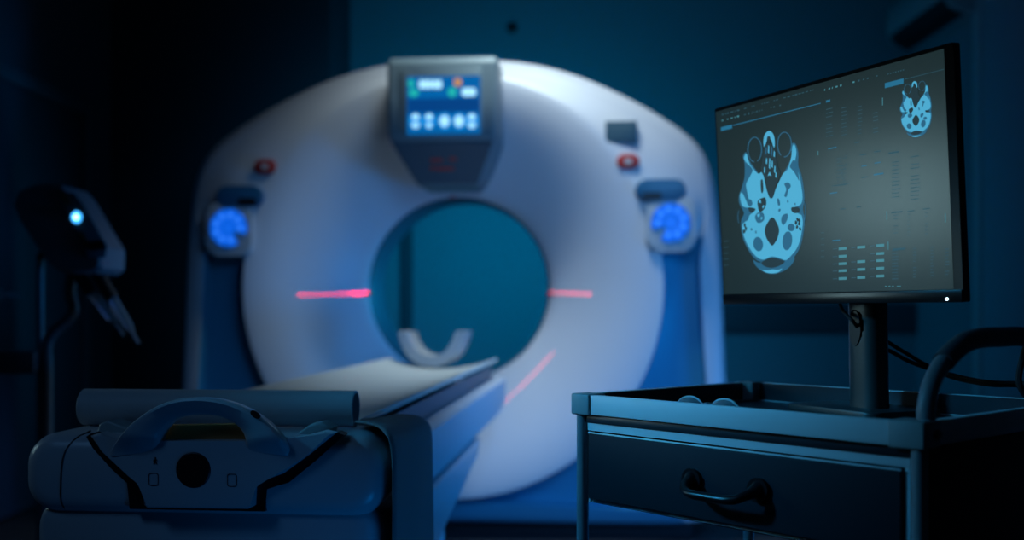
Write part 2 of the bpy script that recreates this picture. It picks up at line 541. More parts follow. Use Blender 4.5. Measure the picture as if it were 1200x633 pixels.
# slots where the alignment light leaves, its red put into their colour
for s_ in (-1, 1):
    bm = bmesh.new(); box(bm, s_ * .40 - .012, s_ * .40 + .012, .185, .215, GZ - .030, GZ - .020, .002)
    obj('laser_red_mark', bm, M['red'], G)

# ------------------------------------------------------------------ patient table
T0 = (-.487, 1.668)
T = thing('patient_table', 'long CT patient table with rounded foot end and arched grab handle', 'patient table', (T0[0], T0[1], 0), YAW)
TF = Frame(T0[0], T0[1], YAW)
# cradle (long tabletop)
prof = [(-.25, .655), (-.25, .682), (-.24, .690), (-.21, .690), (-.14, .676), (0, .668), (.14, .676), (.21, .690), (.24, .690), (.25, .682), (.25, .655), (.247, .60), (.235, .562), (.20, .548), (0, .545), (-.20, .548), (-.235, .562), (-.247, .60)]
bm = bmesh.new()
loops = []
for v, k in ((.12, 1), (2.3, 1), (2.50, .995), (2.57, .975), (2.59, .94)):
    loops.append([(u * k, v, .62 + (z - .62) * (k if k > .99 else k)) for u, z in prof])
loft(bm, loops)
obj('tabletop', bm, M['tablewhite'], T, smooth=40)
# under body with a sloping far end
bm = bmesh.new()
prism(bm, [(.12, .549), (1.72, .549), (1.62, .50), (.85, .415), (.12, .36)], 'x', -.245, .245, .012, 3)
obj('table_underbody', bm, M['table'], T)
obj('table_pedestal', B(-.20, .20, .45, 1.25, .0, .42, bev=.02, seg=3), M['tablewhite'], T)
# end cap
bm = bmesh.new()
def capring(hw, z0, z1, v, r):
    zc, hz = (z0 + z1) / 2, (z1 - z0) / 2
    return [(x - .0, v, zc + z) for x, z in rrect(hw, hz, r, 7)]
loft(bm, [capring(.262, .657, .729, -.006, .03), capring(.276, .644, .742, -.002, .04), capring(.286, .633, .751, .008, .046), capring(.2905, .628, .7545, .022, .05), capring(.2905, .628, .7545, .17, .05), capring(.288, .632, .735, .22, .05), capring(.288, .632, .728, .40, .05)])
obj('end_cap', bm, M['table'], T, smooth=50)
# lower apron
bm = bmesh.new()
loft(bm, [capring(.262, .40, .640, .014, .03), capring(.275, .385, .652, .022, .05), capring(.280, .38, .655, .040, .055), capring(.280, .38, .655, .40, .055)])
obj('end_apron', bm, M['table'], T, smooth=50)
# seams on the cap (raised thin dark gaskets on the two sides)
def strip(bm, pts, w, lift):
    pts = [Vector(p) for p in pts]
    tube(bm, pts, w, 6)
bm = bmesh.new()
pts = [TF.on(x, y, -.004) for x, y in ((97, 507), (86, 515), (77, 530), (73, 550), (72, 575), (72, 600))]
def capv(z):
    q = (z - .729) if z > .69 else (.657 - z)
    tb = ((0, -.006), (.013, -.002), (.022, .008), (.0255, .022))
    if q <= 0: return -.006
    for (a0, v0), (a1, v1) in zip(tb, tb[1:]):
        if q <= a1: return v0 + (v1 - v0) * (q - a0) / (a1 - a0)
    return .022
pts = [Vector((p.x, capv(p.z), p.z)) for p in smooth_path(pts, 6)]
tube(bm, pts, .0016, 6)
obj('cap_seam', bm, M['black'], T)
# black recess behind the handle plate
def tp(px, py, v):
    p = TF.on(px, py, v); return (p.x, p.z)
bm = bmesh.new()
rec = [(100, 512), (108, 526), (130, 550), (149, 566), (151, 597), (310, 600), (312, 573), (338, 566), (370, 540), (403, 510), (395, 507), (350, 521), (290, 524), (187, 524), (140, 521), (106, 508)]
prism(bm, [tp(x, y, -.010) for x, y in rec], 'y', .02, -.0085, .001)
obj('plate_recess', bm, M['black'], T, smooth=0)
# handle plate
bm = bmesh.new()
pl = [(105, 511), (118, 528), (150, 558), (160, 566), (166, 570), (168, 592), (172, 596), (290, 597), (296, 594), (297, 570), (303, 565), (330, 556), (360, 534), (392, 508), (380, 505), (340, 517), (290, 517), (187, 517), (140, 517), (118, 507)]
prism(bm, [tp(x, y, -.026) for x, y in pl], 'y', .0, -.026, .004, 3)
plate = obj('handle_plate', bm, M['table'], T, smooth=40)
# arch handle
outer = [(125, 535), (136, 517), (148, 502), (163, 489), (182, 477), (203, 469), (226, 466), (250, 467.5), (272, 473), (292, 482), (310, 494), (324, 507), (336, 522), (342, 534)]
inner = [(184, 529), (185, 521), (187, 512), (192, 503), (200, 495), (210, 490), (226, 487), (243, 487), (258, 489), (270, 494), (279, 501), (285, 510), (287, 521), (288, 529)]
o3 = smooth_path([(x, y, 0) for x, y in outer], 4); i3 = smooth_path([(x, y, 0) for x, y in inner], 4)
bm = bmesh.new()
loops = []
for a, b in zip(o3, i3):
    tt = abs(2 * len(loops) / (len(o3) - 1) - 1)
    fd = sstep(.72, 1.0, tt)
    va, vb = -.052 + .030 * fd, -.036 + .014 * fd
    pa = TF.on(a.x, a.y, va); pb = TF.on(b.x, b.y, vb)
    d = (pb - pa)
    sec = []
    for t, dv in ((0.0, .010), (0.0, .003), (.05, -.003), (.16, -.006), (.5, -.005), (.88, -.003), (.97, .001), (1.0, .008), (1.0, .026), (.5, .030), (.06, .030)):
        p = pa + d * t
        sec.append((p.x, p.y + dv, p.z))
    loops.append(sec)
loft(bm, loops)
obj('grab_handle', bm, M['table'], T, smooth=50)
# dark slot on the handle
bm = bmesh.new()
c = TF.on(299, 486, -.059)
lathe(bm, [(.0, 0), (.0085, 0), (.0085, .004)], (0, 0, 0), 16, 'y', cap=False)
bmesh.ops.transform(bm, matrix=Matrix.Translation((c.x, -.0592, c.z)) @ Matrix.Rotation(R(35), 4, 'Y') @ Matrix.Diagonal((1, 1, .55, 1)), verts=bm.verts[:])
obj('handle_button', bm, M['black'], T)
# round dark emblem, squares, figure pictogram
c = TF.on(226.5, 551, -.0265)
bm = bmesh.new(); lathe(bm, [(0, -.028), (.0255, -.028), (.0275, -.0265), (.0275, -.02)], (c.x, 0, c.z), 40, 'y', cap=False)
o = obj('round_knob', bm, M['black'], plate); o['label'] = 'round black disc'
for px, py in ((180, 562), (272, 563)):
    c = TF.on(px, py, -.0265)
    bm = bmesh.new()
    for sgn in (0, 1):
        pass
    outr = rrect(.0078, .0098, .0035, 4); inr = rrect(.0068, .0088, .003, 4)
    n = len(outr)
    va = [bm.verts.new((c.x + x, -.0268, c.z + z)) for x, z in outr]; vb = [bm.verts.new((c.x + x, -.0268, c.z + z)) for x, z in inr]
    for i in range(n): bm.faces.new((va[i], va[(i + 1) % n], vb[(i + 1) % n], vb[i]))
    obj('plate_marking', bm, M['black'], plate, smooth=0)
c = TF.on(182, 540, -.0265)
bm = bmesh.new()
k = .0016
for poly in ([(-.6, 3.0), (.3, 3.6), (1.1, 3.0), (.9, 2.0), (0, 1.7), (-.6, 2.2)],
             [(-1.0, 1.4), (1.2, 1.6), (1.1, -.6), (2.0, -3.6), (1.1, -3.6), (.3, -1.4), (-.9, -3.7), (-1.9, -3.6), (-.8, -.8)],
             [(1.0, 1.5), (2.6, .2), (2.2, -.3), (.8, .7)], [(-.9, 1.3), (-2.4, -.2), (-1.9, -.7), (-.5, .5)]):
    flat(bm, [(c.x + x * k, -.0269, c.z + z * k) for x, z in poly])
o = obj('person_pictogram', bm, M['black'], plate, smooth=0); o['label'] = 'small black walking figure symbol'
bm = bmesh.new()
prism(bm, [tp(x, y, -.004) for x, y in ((178, 524), (180, 499), (292, 497), (296, 524))], 'y', -.004, .018, .002)
o = obj('foot_pad', bm, M['tan'], T); o['label'] = 'tan pad behind the handle'
# roll brackets
for pts, vv in (([(110, 519), (116, 497), (126, 493), (158, 505), (160, 519)], .03), ([(330, 522), (362, 498), (376, 495), (388, 502), (384, 516), (340, 524)], .03)):
    bm = bmesh.new()
    prism(bm, [tp(x, y, vv) for x, y in pts], 'y', vv, vv + .05, .004, 3)
    o = obj('roll_bracket', bm, M['cartcap'], T); o['label'] = 'dark wedge shaped bracket'
# head holder
HV = 2.42
bm = bmesh.new()
loops = []
hc = (-.030, .852)
for v, k in ((HV, 1.0), (HV + .012, 1.04), (HV + .20, 1.06), (HV + .21, 1.0)):
    sec = []
    n = 22
    for i in range(n + 1):
        a = R(180 + 18 - 20 + (360 - 180 + 4) * i / n) if False else R(172 + 196 * i / n)
        sx = 1.10 if True else 1
        x = .117 * math.cos(a); z = .117 * math.sin(a)
        flare = max(0, z + .03) * .25
        sec.append((hc[0] + (x + math.copysign(flare, x)) * k, v, hc[1] + z * k))
    for i in range(n, -1, -1):
        a = R(172 + 196 * i / n)
        x = .082 * math.cos(a); z = .082 * math.sin(a) + .004
        flare = max(0, z + .03) * .25
        sec.append((hc[0] + (x + math.copysign(flare, x)) / k, v, hc[1] + z))
    loops.append(sec)
loft(bm, loops)
o = obj('head_holder', bm, M['holder'], T, smooth=40); o['label'] = 'grey U-shaped head cradle'

# cushion: own thing lying in the tabletop
bm = bmesh.new()
loops = []
CW = .212
def cz_top(u): return .726 + .038 * (abs(u) / CW) ** 2.2
for v, k in ((.175, .0), (.178, .7), (.188, 1), (.9, 1), (1.7, 1), (2.44, 1), (2.515, 1), (2.53, .7), (2.535, 0)):
    sec = []
    n = 16
    th = .008
    us = [-CW + 2 * CW * i / n for i in range(n + 1)]
    for u in us: sec.append((u, v, cz_top(u) - th + th * (.3 + .7 * k)))
    sec.append((CW + .004, v, cz_top(CW) - th))
    for u in us[::-1]:
        sec.append((u, v, cz_top(u) - th - .3 * th * (.3 + .7 * k) - .019 * (1 - (abs(u) / CW) ** 2)))
    sec.append((-CW - .004, v, cz_top(CW) - th))
    loops.append(sec)
loft(bm, loops)
CU = thing('table_cushion', 'long pale concave cushion lying on the CT patient table', 'cushion', (T0[0], T0[1], 0), YAW)
obj('cushion_pad', bm, M['cushion'], CU, smooth=40)
# foam support blocks that carry the raised cushion edges
for s_ in (-1, 1):
    bm = bmesh.new()
    prism(bm, [(s_ * .17, .678), (s_ * .195, .684), (s_ * .195, .734), (s_ * .17, .722)], 'y', .42, 2.50)
    obj('cushion_support', bm, M['hooddark'], CU, smooth=0)
bm = bmesh.new()
prism(bm, [(-.20, .729), (-.20, .748), (-.1, .7215), (0, .713), (.1, .7215), (.20, .748), (.20, .729), (0, .705)], 'y', .1645, .1740)
o = obj('cushion_end', bm, M['tan'], CU, smooth=0); o['label'] = 'tan foam end face'

# paper roll across the cushion
bm = bmesh.new()
ro, ri = .0308, .0265
prof_o = [(ri, -.235), (ro - .001, -.235), (ro, -.234), (ro, .234), (ro - .001, .235), (ri, .235), (ri, .06), (ri, -.06)]
lathe(bm, prof_o, (0, 0, 0), 40, 'x', cap=False)
# close into a hollow tube
bmesh.ops.bridge_loops(bm, edges=[e for e in bm.edges if e.is_boundary])
roll = obj('paper_roll', bm, [M['paper']], None, smooth=40)
p = TF.m @ Vector((-.018, .128, .7548 + .0312))
roll.location = p; roll.rotation_euler = (0, 0, YAW)
tag(roll, 'light grey paper roll lying across the cushion behind the grab handle', 'paper roll')
bm = bmesh.new(); lathe(bm, [(0, -.10), (.0264, -.10), (.0264, .10), (0, .10)], (0, 0, 0), 24, 'x', cap=False)
obj('roll_core', bm, M['black'], roll)

# draped grey cover over the right corner of the table
bm = bmesh.new()
path = [(.224, .7665), (.230, .7705), (.240, .7725), (.270, .7705), (.288, .764), (.2975, .751), (.3005, .73), (.3015, .70), (.302, .64), (.3025, .57), (.3035, .48), (.305, .40)]
sp2 = smooth_path([(u, z, 0) for u, z in path], 4)
loops = []
nv = 14
vsg = []
for i, q in enumerate(sp2):
    t = i / (len(sp2) - 1)
    row = []
    for j in range(nv + 1):
        s_ = j / nv
        v0 = -.006 + .10 * max(0, 1 - i / 18) * (1 if i < 18 else 0)
        v = v0 + (.375 - v0) * s_
        w = .0022 * math.sin(s_ * 9 + t * 4) * t
        lift = .004 * max(0, 1 - s_ * 4)
        row.append(Vector((q.x + w + (.0 if t < .4 else .002), v, q.y - .006 + lift * (1 if t < .45 else 0) - (.016 * s_ if t < .5 else .016 * s_ * max(0, 1 - (t - .5) * 3)))))
    vsg.append([bm.verts.new(p) for p in row])
for i in range(len(vsg) - 1):
    for j in range(nv):
        bm.faces.new((vsg[i][j], vsg[i][j + 1], vsg[i + 1][j + 1], vsg[i + 1][j]))
DC = obj('draped_cover', bm, M['cloth'], None, smooth=60)
DC.location = (T0[0], T0[1], 0); DC.rotation_euler = (0, 0, YAW)
md = DC.modifiers.new('thick', 'SOLIDIFY'); md.thickness = .004; md.offset = 1
tag(DC, 'dark grey cover hanging over the right corner of the patient table', 'cover')

# ------------------------------------------------------------------ equipment cart
C0 = (.095, 1.667)
CYAW = math.atan2(-.434, .381)
LW, LD = .5775, .45
CT = thing('equipment_cart', 'grey metal equipment cart with rimmed top tray, one drawer and push bar', 'cart', (C0[0], C0[1], 0), CYAW)
CF = Frame(C0[0], C0[1], CYAW)
ZR, ZB, ZT = .820, .790, .788
def rail(x0, x1, y0, y1):
    bm = bmesh.new(); box(bm, x0, x1, y0, y1, ZB, ZR, .0012)
    return obj('tray_rail', bm, M['cartmetal'], CT)
rail(.038, LW - .045, 0, .012)
rail(.038, LW - .045, LD - .012, LD)
rail(.002, .014, .04, LD - .04)
rail(LW - .014, LW - .002, .04, LD - .04)
obj('tray_floor', B(.010, LW - .010, .008, LD - .008, ZT - .012, ZT, bev=.001), M['tray'], CT)
# inner dark lining of the rails
bm = bmesh.new()
box(bm, .03, LW - .03, .0125, .0145, ZT, ZR - .001); box(bm, .03, LW - .03, LD - .0145, LD - .0125, ZT, ZR - .001)
box(bm, .0145, .0165, .03, LD - .03, ZT, ZR - .001); box(bm, LW - .0165, LW - .0145, .03, LD - .03, ZT, ZR - .001)
obj('tray_lining', bm, M['tray'], CT, smooth=0)
for x0, x1, y0, y1 in ((-.002, .0375, -.003, .036), (LW - .0445, LW + .002, -.003, .038), (-.002, .0375, LD - .036, LD + .003), (LW - .044, LW + .002, LD - .036, LD + .003)):
    obj('corner_cap', B(x0, x1, y0, y1, ZB - .002, ZR + .001, bev=.003, seg=3), M['cartcap'], CT)
# sub rail under the tray
bm = bmesh.new()
box(bm, .022, LW - .022, .010, .020, .764, .789, .001); box(bm, .022, LW - .022, LD - .02, LD - .01, .764, .789, .001)
box(bm, .010, .020, .022, LD - .022, .764, .789, .001); box(bm, LW - .02, LW - .01, .022, LD - .022, .764, .789, .001)
obj('under_rail', bm, M['cartmetal'], CT)
# posts and casters
for x, y in ((.011, .011), (LW - .011, .011), (.011, LD - .011), (LW - .011, LD - .011)):
    bm = bmesh.new(); lathe(bm, [(.0095, .10), (.0095, .789)], (x, y, 0), 20)
    obj('post', bm, M['tubemetal'], CT)
    bm = bmesh.new(); lathe(bm, [(.015, -.012), (.037, -.012), (.042, -.006), (.042, .006), (.037, .012), (.015, .012)], (x, y, .043), 24, 'y')
    box(bm, x - .012, x + .012, y - .019, y + .019, .085, .103, .002)
    box(bm, x - .012, x + .012, y - .019, y - .015, .035, .09); box(bm, x - .012, x + .012, y + .015, y + .019, .035, .09)
    obj('caster', bm, M['rubber'], CT)
# housing of the drawer
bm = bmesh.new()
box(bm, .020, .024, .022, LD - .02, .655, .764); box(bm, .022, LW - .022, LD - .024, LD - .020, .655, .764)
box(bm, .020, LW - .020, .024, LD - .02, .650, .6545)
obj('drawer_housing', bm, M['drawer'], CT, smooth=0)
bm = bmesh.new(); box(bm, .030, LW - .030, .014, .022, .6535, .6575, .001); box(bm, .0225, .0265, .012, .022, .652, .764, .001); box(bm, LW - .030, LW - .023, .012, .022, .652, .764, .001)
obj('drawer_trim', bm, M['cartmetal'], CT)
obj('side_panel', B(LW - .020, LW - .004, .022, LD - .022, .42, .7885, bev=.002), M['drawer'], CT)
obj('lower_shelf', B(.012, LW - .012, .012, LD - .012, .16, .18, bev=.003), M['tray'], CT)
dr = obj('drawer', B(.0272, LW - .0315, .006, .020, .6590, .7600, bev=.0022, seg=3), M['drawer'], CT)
bm = bmesh.new(); box(bm, .0275, LW - .032, .0055, .0075, .7602, .7625, .0004)
o = obj('drawer_lip', bm, M['cartmetal'], dr); o['label'] = 'pale metal upper lip'
# drawer pull
a = CF.on(812, 556, .006); b = CF.on(890, 573, .006)
zc = .7095
xa, xb = a.x, b.x
bm = bmesh.new()
pth = smooth_path([(xa, .004, zc + .004), (xa + .004, -.016, zc - .002), (xa + .020, -.029, zc - .009), ((xa + xb) / 2, -.031, zc - .010), (xb - .020, -.029, zc - .009), (xb - .004, -.016, zc - .002), (xb, .004, zc + .004)], 6)
tube(bm, pth, lambda t: .0062 + .0065 * abs(2 * t - 1) ** 5, 12)
for x in (xa, xb):
    lathe(bm, [(.0, .0), (.0165, .0), (.0165, .0062), (.012, .0064)], (0, 0, 0), 20, 'y', cap=False)
    bmesh.ops.translate(bm, verts=[v for v in bm.verts if abs(v.co.x) < .02 and abs(v.co.z) < .02], vec=(x, .0, zc + .003))
o = obj('drawer_pull', bm, M['blackgloss'], dr, smooth=50); o['label'] = 'black bow handle'
# push bar : steel tube from the front right corner, up, then along the right side
xp = LW - .012
pp = [(1085, 494), (1085.5, 478), (1090, 455), (1099, 434), (1113, 416), (1130, 402), (1150, 396), (1175, 395)]
pts = [CF.on(px, py, xp, axis=0) for px, py in pp]
ye = LD - pts[0].y
back = [Vector((xp, LD - p.y, p.z)) for p in pts[::-1]]
bm = bmesh.new()
fullp = smooth_path([Vector((xp, pts[0].y, .8215))] + pts[1:] + back[:-1] + [Vector((xp, ye, .8215))], 6)
fullp[0] = Vector((xp, pts[0].y, .812)); fullp[-1] = Vector((xp, ye, .812))
tube(bm, fullp, .0108, 16)
pb = obj('push_bar', bm, M['tubemetal'], CT, smooth=60)
n = len(fullp)
bm = bmesh.new(); tube(bm, fullp[int(n * .235):int(n * .765)], .0132, 16)
obj('push_bar_grip', bm, M['grip'], CT, smooth=60)
bm = bmesh.new(); lathe(bm, [(0, -.0045), (.0045, -.0045), (.0055, -.003), (.0055, 0)], (0, 0, 0), 14, 'x', cap=False)
bmesh.ops.transform(bm, matrix=Matrix.Translation((LW + .003, .024, .805)) @ Matrix.Rotation(PI, 4, 'Z'), verts=bm.verts[:])
obj('cap_screw', bm, M['black'], CT)

# clear goggles lying in the tray
ga = CF.on(822, 471, .05); 
GL = thing('clear_goggles', 'small clear plastic goggles lying in the cart tray', 'goggles', CF.m @ Vector((CF.on(828, 468, .075, 1).x, .075, ZT)), CYAW)
gx = -.01
def lens(cx):
    bm = bmesh.new()
    n = 24
    loops = []
    for k, (s_, dy) in enumerate(((1, .0), (1.0, .004), (.9, -.004), (.55, -.010), (.1, -.012))):
        loops.append([(cx + .024 * s_ * math.cos(2 * PI * i / n), dy - .3 * .0, .0170 + .0160 * s_ * math.sin(2 * PI * i / n)) for i in range(n)])
    loft(bm, loops[0:], cap=True)
    return bm
for cx in (-.032, .032):
    ln = obj('lens', lens(cx), M['clear'], GL)
    bm = bmesh.new()
    tube(bm, [Vector((cx + .0245 * math.cos(2 * PI * i / 28), .002, .0178 + .0163 * math.sin(2 * PI * i / 28))) for i in range(29)], .0015, 6)
    obj('lens_rim', bm, M['padplate'], ln)
bm = bmesh.new(); tube(bm, smooth_path([(-.010, .002, .022), (0, -.001, .025), (.010, .002, .022)], 5), .0025, 8)
obj('bridge', bm, M['clear'], GL)
for s_ in (-1, 1):
    bm = bmesh.new()
    tube(bm, smooth_path([(s_ * .056, .002, .022), (s_ * .062, .02, .020), (s_ * .060, .07, .014), (s_ * .052, .11, .004)], 6), lambda t: .0032 - .001 * t, 8)
    obj('temple_arm', bm, M['clear'], GL)

# ------------------------------------------------------------------ monitor
MYAW = math.atan2(-.9015, .4327)
TILT = R(3.3)
mr = Vector((.606, 1.43)); ml = Vector((.378, 1.905))
mc = (mr + ml) / 2
MW = (mr - ml).length
MZ = H + .011
MH = .348
back = Vector((.9015, .4327))
MO = thing('computer_monitor', 'wide black computer monitor on a stand showing a blue skull scan', 'monitor', (mc.x + back.x * .072, mc.y + back.y * .072, ZT), MYAW)
# panel frame relative to the thing
PM = Matrix.Translation((0, -.072, MZ - ZT)) @ Matrix.Rotation(TILT, 4, 'X')
MF = Frame(0, 0, 0)
MF.m = Matrix.Translation((mc.x + back.x * .072, mc.y + back.y * .072, ZT)) @ Matrix.Rotation(MYAW, 4, 'Z') @ PM
MF.i = MF.m.inverted()
def mobj(name, bm, mats, parent, **k):
    bmesh.ops.transform(bm, matrix=PM, verts=bm.verts[:])
    return obj(name, bm, mats, parent, **k)
hw = MW / 2
bm = bmesh.new()
loops = []
for y, dx, r in ((0.0, .0008, .003), (.0008, 0, .003), (.012, 0, .003), (.018, .012, .006), (.034, .05, .02), (.036, .07, .02)):
    loops.append([(x, y, MH / 2 + z) for x, z in rrect(hw - dx, MH / 2 - dx, r, 4)])
loft(bm, loops)
cas = mobj('monitor_casing', bm, M['black'], MO, smooth=40)
# chin strip
cz1 = MF.on(985, 342, 0).z
bm = bmesh.new(); box(bm, -hw + .001, hw - .001, -.0022, .004, .0, cz1 - .0006, .0008)
mobj('chin', bm, M['blackgloss'], cas)
# screen panel
sx0, sx1 = -hw + .004, hw - .0155
sz0, sz1 = cz1, MH - .006
bm = bmesh.new()
flat(bm, [(sx0, -.0006, sz0), (sx1, -.0006, sz0), (sx1, -.0006, sz1), (sx0, -.0006, sz1)], 0)
LIFT = [0]
def poly(pts, mi, lift):
    q = []
    for px, py in pts:
        p = MF.on(px, py, -.0006)
        q.append((min(max(p.x, sx0 + .001), sx1 - .001), -.0006 - lift, min(max(p.z, sz0 + .001), sz1 - .001)))
    flat(bm, q, mi)
HI, MID, DK, UI, UD, UP = 1, 2, 3, 4, 5, 6
def ell(cx, cy, rx, ry, mi, lift, f, n=22, rot=0, jag=0):
    pts = []
    for k in range(n):
        t = 2 * PI * k / n
        j = 1 + (random.uniform(-jag, jag) if jag else 0)
        x, y = rx * j * math.cos(t), ry * j * math.sin(t)
        c_, s_ = math.cos(R(rot)), math.sin(R(rot))
        pts.append(f(cx + x * c_ - y * s_, cy + x * s_ + y * c_))
    poly(pts, mi, lift)
def ring(cx, cy, rx, ry, w, mi, lift, f, a0=0, a1=360, n=40):
    for k in range(n):
        t0, t1 = R(a0 + (a1 - a0) * k / n), R(a0 + (a1 - a0) * (k + 1) / n)
        poly([f(cx + rx * math.cos(t0), cy + ry * math.sin(t0)), f(cx + rx * math.cos(t1), cy + ry * math.sin(t1)),
              f(cx + (rx - w) * math.cos(t1), cy + (ry - w) * math.sin(t1)), f(cx + (rx - w) * math.cos(t0), cy + (ry - w) * math.sin(t0))], mi, lift)
def smoothp(pts, n=4):
    return [(p.x, p.y) for p in smooth_path([(x, y, 0) for x, y in pts], n, True)]
def scan(f, detail=True):
    L1, L2, L3, L4 = .0002, .0004, .0006, .0008
    P_ = lambda pts, mi, l, s=True: poly([f(x, y) for x, y in (smoothp(pts, 3) if s else pts)], mi, l)
    # orbits
    ring(82, 118, 29, 50, 4, MID, L1, f, 95, 360 + 70)
    ring(198, 98, 29, 50, 4, MID, L1, f, 120, 360 + 95)
    # nose cap
    P_([(116, 92), (120, 62), (138, 44), (156, 60), (161, 95), (157, 112), (150, 90), (146, 80), (131, 80), (126, 95), (120, 112)], HI, L2)
    ell(137, 78, 7, 13, DK, L3, f)
    # skin edge
    P_([(30, 270), (42, 225), (42, 170), (36, 145), (48, 128), (60, 160), (95, 210), (150, 300), (200, 200), (224, 150), (224, 100), (240, 94), (252, 130), (252, 180), (264, 215), (272, 260), (276, 310), (270, 350), (276, 385), (274, 430), (262, 490), (238, 535), (205, 560), (110, 558), (70, 530), (38, 470), (28, 420), (30, 390), (40, 365), (22, 330), (20, 300)], MID, L1)
    # bone and brain mass
    P_([(40, 150), (50, 133), (57, 158), (66, 180), (95, 212), (108, 206), (116, 216), (122, 245), (128, 272), (140, 306), (152, 306), (160, 285), (168, 262), (180, 238), (192, 213), (208, 198), (217, 178), (226, 140), (229, 106), (238, 99), (245, 128), (240, 165), (247, 195), (257, 220), (264, 262), (269, 302), (262, 332), (236, 345), (252, 367), (265, 374), (270, 400), (267, 432), (258, 476), (244, 508), (226, 530), (203, 550), (175, 540), (146, 536), (115, 548), (85, 533), (60, 500), (45, 470), (36, 440), (34, 412), (44, 400), (56, 392), (62, 374), (78, 360), (62, 346), (36, 340), (26, 312), (26, 288), (36, 290), (50, 320), (60, 322), (54, 290), (48, 255), (56, 235), (70, 210), (74, 195), (60, 178), (48, 168)], HI, L2)
    # nasal cavity
    P_([(114, 130), (122, 100), (137, 92), (155, 105), (166, 135), (170, 180), (182, 205), (178, 228), (165, 262), (156, 300), (147, 308), (136, 296), (130, 262), (120, 226), (108, 200), (112, 165)], DK, L3)
    # temporal muscle wedges
    P_([(50, 168), (62, 185), (73, 198), (68, 215), (54, 240), (44, 258), (46, 220), (46, 185)], MID, L3)
    P_([(226, 168), (238, 158), (246, 190), (254, 215), (256, 240), (244, 218), (232, 200), (220, 186)], MID, L3)
    # brain openings
    P_([(150, 382), (164, 395), (178, 428), (172, 462), (160, 484), (150, 493), (138, 480), (126, 458), (122, 428), (136, 398)], DK, L3)
    ell(96, 487, 19, 28, MID, L3, f, rot=-8)
    ell(210, 474, 19, 37, MID, L3, f, rot=6)
    ell(225, 422, 14, 15, MID, L3, f)
    P_([(186, 400), (190, 376), (210, 368), (210, 390), (196, 412)], MID, L3)
    P_([(198, 252), (214, 246), (224, 260), (214, 276), (207, 302), (198, 298), (206, 272)], MID, L3)
    P_([(94, 320), (108, 308), (124, 306), (128, 330), (118, 352), (104, 362), (96, 348)], DK, L3)
    P_([(84, 378), (98, 362), (116, 366), (120, 390), (104, 404), (90, 400)], MID, L3)
    P_([(228, 343), (256, 345), (256, 362), (238, 366), (226, 356)], DK, L3)
    P_([(58, 344), (78, 346), (86, 352), (74, 364), (62, 360)], DK, L3)
    P_([(52, 318), (66, 312), (74, 328), (66, 340), (56, 334)], MID, L3)
    P_([(170, 310), (178, 312), (182, 332), (174, 336)], MID, L3)
    P_([(106, 240), (114, 238), (116, 280), (108, 284)], DK, L3)
    # back of the skull
    P_([(76, 548), (96, 560), (120, 556), (150, 574), (185, 560), (206, 552), (238, 540), (226, 568), (196, 592), (156, 604), (118, 596), (88, 574)], MID, L2)
    P_([(108, 560), (130, 546), (152, 540), (178, 546), (200, 554), (186, 568), (152, 580), (122, 574)], DK, L3)
    P_([(112, 588), (134, 590), (152, 586), (174, 588), (190, 582), (176, 596), (152, 601), (128, 598)], HI, L3)
    if detail:
        for (x0, y0, h_) in ((126, 108, 30), (136, 100, 34), (148, 104, 40), (158, 122, 26), (128, 150, 26), (140, 150, 44), (150, 160, 30), (120, 185, 26), (160, 180, 30), (165, 205, 24)):
            P_([(x0, y0), (x0 + 4, y0 + 4), (x0 + 3, y0 + h_), (x0 - 2, y0 + h_ - 5)], HI if (x0 + y0) % 3 else MID, L4, False)
        P_([(141, 203), (149, 222), (141, 217), (133, 222)], HI, L4, False)
        for cx_, cy_ in ((44, 415), (48, 428), (42, 438), (250, 392), (244, 402), (256, 408), (248, 420), (260, 428), (258, 396)):
            ell(cx_, cy_, 4.5, 8, DK, L4, f, 9, jag=.3)
        for cx_, cy_, r_ in ((104, 320, 4), (116, 340, 4), (110, 385, 4), (98, 375, 5), (240, 330, 3), (70, 430, 4), (88, 440, 3), (180, 355, 4), (212, 320, 3)):
            ell(cx_, cy_, r_, r_ * 1.6, HI if cx_ < 118 and cy_ < 390 else MID, L4, f, 9, jag=.35)
        ring(262, 360, 20, 60, 2.5, MID, L4, f, -50, 40, 14)
        ring(34, 380, 18, 40, 2.5, MID, L4, f, 140, 220, 12)
scan(lambda x, y: (860 + x / 3.333, 140 + y / 3.333))
# small copy top right
scan(lambda x, y: (1055 + (x - 22) * .1455, 96 + (y - 40) * .1180 - (x - 22) * .012), False)
# interface
def bar(px0, py0, px1, py1, h_, mi, lift=.0002):
    poly([(px0, py0 - h_ / 2), (px1, py1 - h_ / 2), (px1, py1 + h_ / 2), (px0, py0 + h_ / 2)], mi, lift)
# perspective rows: y along the row follows lines meeting far on the left
def rowy(x, xr, yr): return yr + (x - xr) * (HY - yr) / (0 - xr)
def rbar(x0, x1, yr, h_, mi, xr=None):
    xr = x0 if xr is None else xr
    bar(x0, rowy(x0, xr, yr), x1, rowy(x1, xr, yr), h_, mi)
rbar(845, 858, 151.5, 4.5, UI)
rbar(859, 962, 147, 1.0, UI)
rbar(1037, 1059, 100.5, 6, UI)
rbar(1060, 1108, 93, .8, UD)
random.seed(11)
x = 846
while x < 955:
    w_ = random.uniform(1, 3.2)
    if random.random() < .75: rbar(x, x + w_, 134.5, random.uniform(1, 1.8), UD, 846)
    if x < 915 and random.random() < .7: rbar(x, x + w_ * .8, 141.5, random.uniform(1.2, 2.4), UP if x < 870 else UD, 846)
    x += w_ + random.uniform(.8, 2.5)
x = 966
while x < 1035:
    w_ = random.uniform(1, 2.4)
    if random.random() < .7: rbar(x, x + w_, 105.5, random.uniform(1.2, 2.2), UP if x < 1003 else UD, 966)
    x += w_ + random.uniform(1.6, 4)
x = 1040
